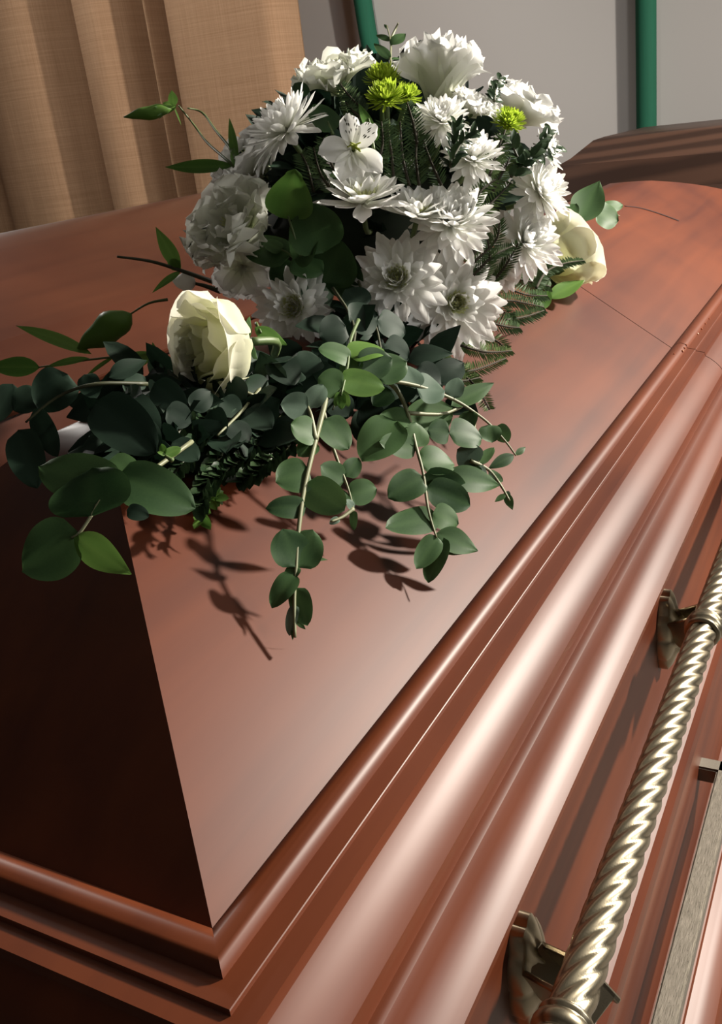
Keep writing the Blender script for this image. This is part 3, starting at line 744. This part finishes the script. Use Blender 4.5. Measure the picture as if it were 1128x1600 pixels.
# alstroemeria
p = dome(552, 232, -.03); r = 60 * scr(p); root = empty('alstroemeria', p, 'white alstroemeria with dark speckles above the upturned chrysanthemum', 'flower'); ax = frame(facing(-.1, .15, 1), 0)
mb = MB(); random.seed(4)
up2 = -DOWN; axA = (RIGHT, up2, TO)
ax = (RIGHT, (-DOWN), TO)
for az, ln, wd in ((-2.95, 1.0, .72), (-1.9, 1.05, .6), (-.75, 1.1, .62), (1.75, .95, .55), (.75, .9, .55), (-1.3, .9, .5)):
    petal(mb, p - TO * r * .2, az, .55, -.5, r * ln, r * wd, ax, cup=.18, tipw=.7, nu=9, nv=8, ruffle=.05, seed=az, t0=.55, t1=1, peak=.6)
finish(mb, 'petals', WHITE, root)
mb = MB()
for k in range(26):
    az = 1.25 + rnd(-.75, .75); q = rnd(.35, .75) * r
    o = p - TO * r * .2 + (ax[0] * math.cos(az) + ax[1] * math.sin(az)) * q * .93 + TO * q * (.52 - .0) 
    o += TO * .0015
    leaf(mb, o, o + (ax[0] * math.cos(az) + ax[1] * math.sin(az)) * .0035, .0009, TO, nu=2, nv=2, tone=.2)
tag(finish(mb, 'speckles', STEMB, root), 'dark brown speckles')
bm = bmesh.new()
for k in range(6): tube(bm, spline([p - TO * r * .1, p + TO * r * .2 + ax[0] * rnd(-.1, .1) * r, p + TO * r * .4 + ax[0] * rnd(-.2, .2) * r - ax[1] * rnd(0, .3) * r], 3), .0006, 5)
link('stamens', bm, CENTRE, root); add_stem(root, p, TO)
# lime buttons
chrys(598, 124, 30, facing(0, .9, .5), 'lime green button chrysanthemum, upper one of the trio at the top', BUTTON, 0, .01, 'lime button chrysanthemums', 21, LIMEP, name='button_chrysanthemum')
chrys(603, 154, 33, facing(-.1, .7, .7), 'lime green button chrysanthemum, lower left and largest of the trio at the top', BUTTON, 0, -.01, 'lime button chrysanthemums', 22, LIMEP, name='button_chrysanthemum')
chrys(637, 150, 22, facing(.3, .7, .7), 'small lime green button chrysanthemum touching the tallest lisianthus', BUTTON, 0, 0, 'lime button chrysanthemums', 23, LIMEP, name='button_chrysanthemum')
chrys(794, 192, 27, facing(.2, .6, .7), 'lime green button chrysanthemum alone in front of the upper right lisianthus', BUTTON, 0, 0, 'lime button chrysanthemums', 24, LIMEP, name='button_chrysanthemum')

# ------------------------------------------------------------------ eucalyptus on the lid
EG = 'eucalyptus sprigs'
D1 = Depth('lid', .075, .014, 640, 990)
sprig('eucalyptus_sprig', 'long eucalyptus sprig trailing straight down the lid, lowest of all', 'foliage', EG, D1,
      [[(510, 600), (508, 628), (493, 688), (476, 760), (467, 824), (463, 883), (460, 934), (461, 996)], [(493, 688), (486, 650), (480, 634)]],
      [(484, 738, 431, 752, .95), (478, 756, 539, 797, .68), (478, 793, 417, 793, .5), (464, 886, 442, 826, .85), (464, 886, 489, 828, .8), (462, 868, 512, 875, .2, 'lance'), (464, 884, 448, 908, .7),
       (460, 896, 424, 948, .5), (463, 918, 480, 978, .48), (461, 968, 478, 984, .3, 'lance'), (461, 975, 456, 1000, .3, 'lance'),
       (493, 683, 455, 662, 1.0), (507, 655, 545, 702, .75), (493, 690, 466, 712, .8)],
      EUC, STEMP, seed=1, rad=.0016, lm2=EUCG, leaves2=[(482, 637, 439, 632, .85), (483, 637, 505, 600, .7), (461, 945, 451, 992, .35)])
D2 = Depth('lid', .06, .02, 640, 830)
sprig('eucalyptus_sprig', 'short eucalyptus sprig right of the long trailing one, ending in pale buds', 'foliage', EG, D2,
      [[(505, 640), (518, 692), (532, 732), (544, 764), (553, 798)], [(552, 795), (535, 808), (517, 815)]],
      [(545, 773, 590, 763, .75), (537, 752, 500, 728, .8), (541, 745, 560, 715, .7), (543, 770, 518, 792, .7), (552, 798, 553, 828, .4)], EUC, STEMP, seed=2,
      lm2=EUCG, leaves2=[(530, 810, 515, 818, .6), (552, 795, 542, 780, .7)])
D3 = Depth('lid', .075, .02, 600, 900)
sprig('eucalyptus_sprig', 'broad eucalyptus sprig trailing below the lowest chrysanthemums', 'foliage', EG, D3,
      [[(590, 590), (618, 607), (637, 645), (650, 698), (661, 739), (667, 785), (673, 812), (682, 840)], [(637, 645), (700, 645), (760, 610)]],
      [(612, 611, 582, 632, .75), (620, 658, 566, 720, .7), (640, 650, 590, 662, .7), (707, 637, 618, 672, .55, 'lance'), (705, 634, 772, 598, .35, 'lance'), (650, 698, 650, 660, .95), (650, 700, 593, 690, .62),
       (655, 722, 712, 722, .8), (661, 745, 607, 776, .68), (661, 745, 735, 770, .5), (667, 762, 738, 790, .55), (690, 745, 786, 756, .38, 'lance'),
       (684, 806, 602, 825, .5), (676, 802, 718, 818, .85), (681, 834, 748, 860, .5, 'lance'), (683, 842, 722, 866, .5, 'lance'), (690, 838, 670, 912, .42), (684, 838, 650, 888, .5)],
      EUC, STEMP, seed=3, rad=.0014)
D4 = Depth('lid', .085, .035, 600, 790)
sprig('eucalyptus_sprig', 'eucalyptus sprig on a long bare stem reaching right over the lid', 'foliage', EG, D4,
      [[(590, 592), (652, 603), (708, 624), (742, 645), (765, 663), (790, 690), (806, 712)], [(735, 720), (763, 734), (782, 758), (796, 782)], [(742, 645), (740, 690), (748, 724), (763, 734)]],
      [(737, 641, 718, 684, .55), (702, 676, 668, 672, 1.0), (702, 676, 755, 684, .85), (763, 664, 768, 692, 1.1), (775, 666, 796, 690, .7), (805, 711, 822, 698, .4, 'lance'), (803, 711, 764, 731, .38, 'lance'),
       (748, 724, 772, 699, .45), (746, 727, 728, 748, .8), (763, 738, 786, 752, .5), (790, 770, 801, 797, .4, 'lance'), (790, 772, 773, 784, .4, 'lance')],
      EUC, STEMP, seed=4, rad=.0013, lm2=EUCG, leaves2=[(648, 607, 632, 570, .85), (650, 605, 694, 612, 1.15), (706, 622, 716, 588, .7), (748, 724, 714, 702, .9), (746, 727, 760, 752, .5), (790, 768, 795, 778, .8)])
D5 = Depth('lid', .095, .08, 520, 640)
sprig('eucalyptus_sprig', 'fresh green eucalyptus sprig tip just left below the lowest chrysanthemums', 'foliage', EG, D5,
      [[(560, 500), (547, 533), (543, 572), (533, 618)]],
      [(549, 562, 499, 543, .62), (585, 585, 635, 566, .85), (535, 605, 497, 590, .95), (560, 575, 612, 560, .8), (555, 560, 540, 595, .8)],
      EUC, STEMG, seed=5, lm2=BRIGHT, leaves2=[(545, 556, 601, 543, .72), (531, 592, 601, 606, .5), (534, 612, 524, 635, .5), (534, 612, 545, 635, .5), (533, 615, 534, 640, .5)])
DB = Depth('lid', .06, .05, 480, 700)
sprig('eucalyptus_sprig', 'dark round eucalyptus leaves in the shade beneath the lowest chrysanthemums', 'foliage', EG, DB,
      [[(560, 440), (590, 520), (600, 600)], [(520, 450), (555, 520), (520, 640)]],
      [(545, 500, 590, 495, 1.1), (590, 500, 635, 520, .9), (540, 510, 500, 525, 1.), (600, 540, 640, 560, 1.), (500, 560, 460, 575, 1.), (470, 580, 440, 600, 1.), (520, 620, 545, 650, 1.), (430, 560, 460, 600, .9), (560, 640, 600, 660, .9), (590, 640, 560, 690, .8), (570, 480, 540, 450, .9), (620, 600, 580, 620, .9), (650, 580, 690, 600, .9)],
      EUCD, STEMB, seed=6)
DC = Depth('lid', .12, .12)
sprig('eucalyptus_sprig', 'round-leaved eucalyptus cluster in the centre left, under the bright pointed leaf', 'foliage', EG, Depth('dome', -.02),
      [[(500, 470), (480, 430), (454, 399), (440, 390)]],
      [(452, 400, 379, 382, .62), (454, 398, 497, 366, 1.05), (505, 395, 478, 318, .85), (505, 440, 537, 378, 1.0), (455, 408, 428, 450, .85), (457, 402, 505, 425, .85), (440, 392, 412, 376, .6), (520, 460, 556, 410, .9)],
      EUC, STEMG, seed=7, lm2=EUCG, leaves2=[(478, 430, 518, 478, .85), (480, 400, 500, 345, .35)], tilt=.3)
sprig('salal_leaf', 'bright green pointed leaf left of the upturned chrysanthemum', 'leaf', None, Depth('dome', -.03), [[(470, 400), (450, 338)]],
      [(448, 342, 461, 264, .78, 'heart')], BRIGHT, STEMG, seed=8, tilt=.2)
sprig('eucalyptus_sprig', 'small eucalyptus tip of three leaves above the right cream rose', 'foliage', EG, Depth('lid', .06),
      [[(880, 350), (905, 336), (931, 329), (968, 337)]], [(903, 346, 936, 285, .62, 'lance'), (931, 330, 966, 346, 1.1), (938, 326, 974, 319, .5), (880, 345, 900, 318, .7)], EUC, STEMP, seed=9)
sprig('eucalyptus_sprig', 'thin grey eucalyptus tip rising above the lime green blooms', 'foliage', EG, Depth('dome', .04),
      [[(610, 130), (610, 90), (610, 65), (604, 40)], [(610, 62), (618, 45), (622, 36)]],
      [(611, 71, 634, 50, .55, 'lance'), (610, 64, 587, 53, .38, 'lance'), (610, 93, 584, 66, .4, 'lance'), (610, 93, 628, 91, .35, 'lance'), (610, 98, 592, 104, .6), (606, 45, 600, 38, .5, 'lance'), (611, 100, 628, 106, .4)], EUC, STEMP, seed=10)
sprig('salal_leaf', 'green leaf tucked under the right cream rose', 'leaf', None, Depth('lid', .012), [[(850, 468), (862, 463)]], [(858, 466, 914, 436, .38, 'lance'), (840, 480, 858, 455, .7)], BRIGHT, STEMG, seed=11)
sprig('salal_leaf', 'green leaf tip showing right of the large cream rose', 'leaf', None, Depth('lid', .05), [[(400, 505), (408, 520)]], [(398, 512, 448, 540, .4, 'lance')], BRIGHT, STEMG, seed=12)
sprig('salal_leaf', 'pale green curled leaf standing between the alstroemeria and lime blooms', 'leaf', None, Depth('dome', -.02), [[(584, 235), (580, 205), (576, 185)]], [(586, 215, 560, 162, .25, 'lance'), (584, 220, 592, 200, .4)], BRIGHT, STEMG, seed=13)
sprig('salal_leaf', 'dark green leaf behind the alstroemeria', 'leaf', None, Depth('dome', .01), [[(520, 210), (512, 190)]], [(522, 205, 488, 165, .75), (478, 150, 460, 128, .7)], EUC, STEMG, seed=14)
# ---- left cluster
DL = Depth('lid', .055)
sprig('eucalyptus_sprig', 'large-leaved eucalyptus sprig overhanging the dark foot end at the lower left', 'foliage', EG, Depth('lid', .05),
      [[(300, 690), (230, 740), (165, 775), (143, 805), (125, 832), (112, 840)]],
      [(143, 806, 141, 728, 1.45), (183, 762, 60, 728, .55), (183, 745, 306, 792, .50), (122, 832, 36, 893, .78), (170, 720, 220, 750, .7)], EUC, STEMP, seed=15, tilt=.25,
      lm2=BRIGHT, leaves2=[(117, 836, 199, 896, .42, 'lance')])
sprig('eucalyptus_sprig', 'dark blue-green eucalyptus leaves at the far left edge below the closed bud', 'foliage', EG, Depth('lid', .045),
      [[(230, 600), (150, 600), (90, 620), (40, 660)]],
      [(28, 672, 58, 762, .5), (52, 640, 92, 714, .38), (106, 585, 60, 640, .8), (132, 585, 150, 622, .7), (150, 628, 244, 708, .55), (190, 618, 244, 690, .6), (60, 610, 20, 640, .8), (20, 600, -10, 660, .5), (198, 797, 233, 806, .6), (170, 590, 230, 560, .4, 'lance')], EUCD, STEMB, seed=16, tilt=.35)
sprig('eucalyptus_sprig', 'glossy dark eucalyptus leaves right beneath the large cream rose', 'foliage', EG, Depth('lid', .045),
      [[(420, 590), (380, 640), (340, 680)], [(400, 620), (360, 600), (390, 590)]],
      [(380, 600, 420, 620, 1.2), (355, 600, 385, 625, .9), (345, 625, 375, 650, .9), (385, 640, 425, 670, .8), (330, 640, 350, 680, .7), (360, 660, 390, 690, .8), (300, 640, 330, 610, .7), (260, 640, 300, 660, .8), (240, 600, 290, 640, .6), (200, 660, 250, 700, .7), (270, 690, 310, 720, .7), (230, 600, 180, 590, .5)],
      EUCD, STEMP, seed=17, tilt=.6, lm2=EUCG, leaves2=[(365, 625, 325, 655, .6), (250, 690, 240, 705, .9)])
random.seed(20)
boxw('glossy box sprigs massed in the shade left of the long trailing eucalyptus', Depth('lid', .03),
     [[(430, 620), (380, 660), (320, 690), (280, 700)], [(440, 650), (400, 700), (360, 730), (330, 750)], [(450, 660), (430, 700), (400, 740)], [(400, 640), (340, 720), (310, 790)], [(330, 640), (300, 700), (260, 760)], [(460, 690), (420, 720), (380, 750)], [(300, 650), (260, 700), (220, 760)]], 26, m=BOX, seed=20, step=9, wr=.7)
boxw('pale green box sprig tip just above the hip edge of the lid', Depth('lid', .02), [[(320, 760), (318, 790), (316, 812)], [(320, 775), (335, 778)]], 24, m=BRIGHT, seed=21, step=14, wr=.6)
sprig('salal_leaf', 'pale green star of small leaves in front of the dark foliage at left', 'leaf', None, Depth('lid', .065), [[(270, 720), (258, 712)]], [(258, 711, 252, 694, .6), (258, 711, 283, 700, .5), (258, 711, 272, 718, .4), (258, 711, 246, 706, .4)], BRIGHT, STEMG, seed=22)

# ---- lisianthus bud stems at left
def budstem(label, depth, stems, leaves, bud=None, calyx=None, seed=1, sm=STEMG, lm=BRIGHT, bm_=BRIGHT, budw=.42, rad=.0014):
    root = sprig('bud_stem', label, 'bud', 'lisianthus bud stems', depth, stems, leaves, lm, sm, 'lance', rad=rad, seed=seed, tilt=.4)
    if bud:
        (ax_, ay, bx, by) = bud; a = depth(ax_, ay); b = CAM + ray(bx, by) * ((a - CAM).dot(FWD) / ray(bx, by).dot(FWD)); L = (b - a).length; d = (b - a).normalized()
        bm = bmesh.new(); n = 12; pts = [a.lerp(b, i / n) for i in range(n + 1)]
        tube(bm, pts, [max(.0004, L * budw / 2 * math.sin(math.pi * (i / n) ** .75) ** .85) for i in range(n + 1)], 16)
        for v in bm.verts:
            q = (v.co - a); u = q.dot(d) / L; rr = q - d * q.dot(d); an = math.atan2(rr.dot(RIGHT), rr.dot(-DOWN)) + u * 2.5
            v.co += rr * .10 * math.sin(an * 5)
        mm_ = bm_; layer = bm.verts.layers.float.new('tone')
        for v in bm.verts: v[layer] = .8
        tag(link('bud', bm, mm_, root), 'closed spiral bud')
        mb = MB(); f = frame(d)
        for k in range(5): petal(mb, a, k * 1.256, 1.05, .1, L * .35, L * .06, f, nu=3, nv=2)
        finish(mb, 'sepals', EUC, root)
    return root
budstem('curved bud stem at upper left ending in a drooping green bud before the curtain', Depth('dome', .02),
        [[(392, 297), (366, 261), (351, 247), (323, 222), (302, 194), (279, 165)], [(366, 261), (362, 236), (337, 204), (316, 176), (293, 169)]],
        [(364, 259, 259, 262, .20), (369, 258, 359, 186, .17), (369, 262, 366, 228, .4), (272, 166, 268, 141, .5), (274, 166, 254, 160, .5), (272, 168, 284, 196, .08), (276, 165, 262, 178, .2)], bud=(268, 170, 193, 183), budw=.28, seed=31)
budstem('bud stem at left with a small white bud in a dark calyx', Depth('dome', -.01),
        [[(380, 452), (344, 444), (281, 422), (234, 408), (183, 401)], [(344, 455), (318, 446), (298, 442)]],
        [(281, 421, 243, 355, .26), (282, 424, 238, 455, .18), (282, 422, 260, 400, .5)], bud=(306, 444, 268, 437), bm_=WHITE, budw=.75, seed=32, sm=STEMB, rad=.0024)
budstem('bud stem low at left with a plump closed green bud above the dark leaves', Depth('fwd', .84),
        [[(262, 468), (232, 474), (202, 492)], [(245, 552), (200, 556), (140, 562), (60, 574)]],
        [(143, 553, 24, 505, .15), (140, 560, 66, 572, .14), (62, 574, -20, 572, .34), (180, 556, 130, 590, .12), (240, 553, 170, 580, .3), (245, 560, 238, 535, .3)], bud=(206, 490, 120, 546), budw=.46, seed=33)

# ---- fir and box
DD = Depth('dome', -.012)
fir('fir sprig tip left of the lime green blooms', DD, [[(572, 175), (550, 155), (532, 132)], [(572, 190), (556, 178), (540, 160)]], 22, seed=41)
fir('fir sprig tip directly below the smallest lime bloom', DD, [[(652, 225), (645, 190), (636, 160)]], 24, seed=42)
fir('dark fir sprig in the hollow in the middle of the bouquet', DD, [[(655, 290), (650, 250), (652, 205)], [(615, 280), (612, 240), (605, 200)], [(690, 290), (672, 250), (660, 215)], [(590, 260), (598, 225), (596, 190)], [(640, 290), (630, 250), (625, 190)]], 26, seed=43)
fir('fir sprig lit from the right below the lone lime bloom', DD, [[(765, 275), (774, 245), (790, 203)]], 24, m=FIRY, seed=44)
fir('fir sprig in the right of the bouquet beside the dense chrysanthemums', DD, [[(735, 350), (760, 325), (798, 286)], [(770, 300), (785, 270), (800, 240)], [(735, 330), (750, 300), (775, 280)]], 20, m=FIRY, seed=45)
fir('tangled fir sprig between the largest and the small drooping chrysanthemum', Depth('dome', -.02), [[(740, 430), (770, 400), (800, 385)], [(750, 450), (765, 410), (760, 365)], [(740, 410), (775, 375), (780, 345)], [(770, 440), (790, 415), (810, 380)]], 20, seed=46, fwd=.9)
fir('brownish fir tip laid across the right cream rose', Depth('lid', .085), [[(838, 450), (853, 425), (880, 412), (912, 407)]], 17, seed=47, m=FIR, step=4)
DF = Depth('lid', .03)
fir('fir sprigs resting on the lid at the lower right of the bouquet', DF, [[(760, 470), (800, 470), (850, 480)], [(770, 440), (820, 460), (855, 462)], [(790, 500), (820, 495), (850, 485)], [(780, 430), (830, 440), (860, 448)], [(750, 500), (790, 510), (812, 512)], [(800, 420), (830, 432), (850, 440)], [(755, 455), (780, 480), (800, 500)]], 20, seed=48)
fir('fresh fir sprig under the largest chrysanthemum, touching the lid', Depth('lid', .04), [[(690, 560), (730, 580), (790, 560)], [(700, 570), (740, 600), (765, 640)], [(720, 540), (760, 550), (800, 548)], [(680, 580), (715, 595), (750, 590)], [(740, 530), (770, 530), (790, 545)]], 20, m=FIRY, seed=49)
fir('dark fir sprig left of the alstroemeria', DD, [[(490, 300), (480, 260), (470, 240)], [(520, 300), (500, 270), (490, 230)], [(530, 280), (515, 250), (505, 215)]], 24, seed=50)
boxw('box sprig with narrow dark leaves in front of the full white chrysanthemums', Depth('dome', -.03), [[(704, 262), (706, 230), (712, 196)], [(706, 250), (722, 222), (738, 208)]], 22, seed=51, step=6, wr=.36)
boxw('box sprig arching out at the upper right over the white petals', Depth('dome', -.02), [[(798, 276), (829, 244), (856, 208)], [(815, 258), (806, 240), (800, 225)], [(829, 244), (850, 238), (868, 232)]], 24, seed=52, step=9, wr=.5)
boxw('small box tip in front of the upper right lisianthus', Depth('dome', 0), [[(772, 158), (774, 140), (780, 126)]], 18, seed=53, step=6, wr=.5)
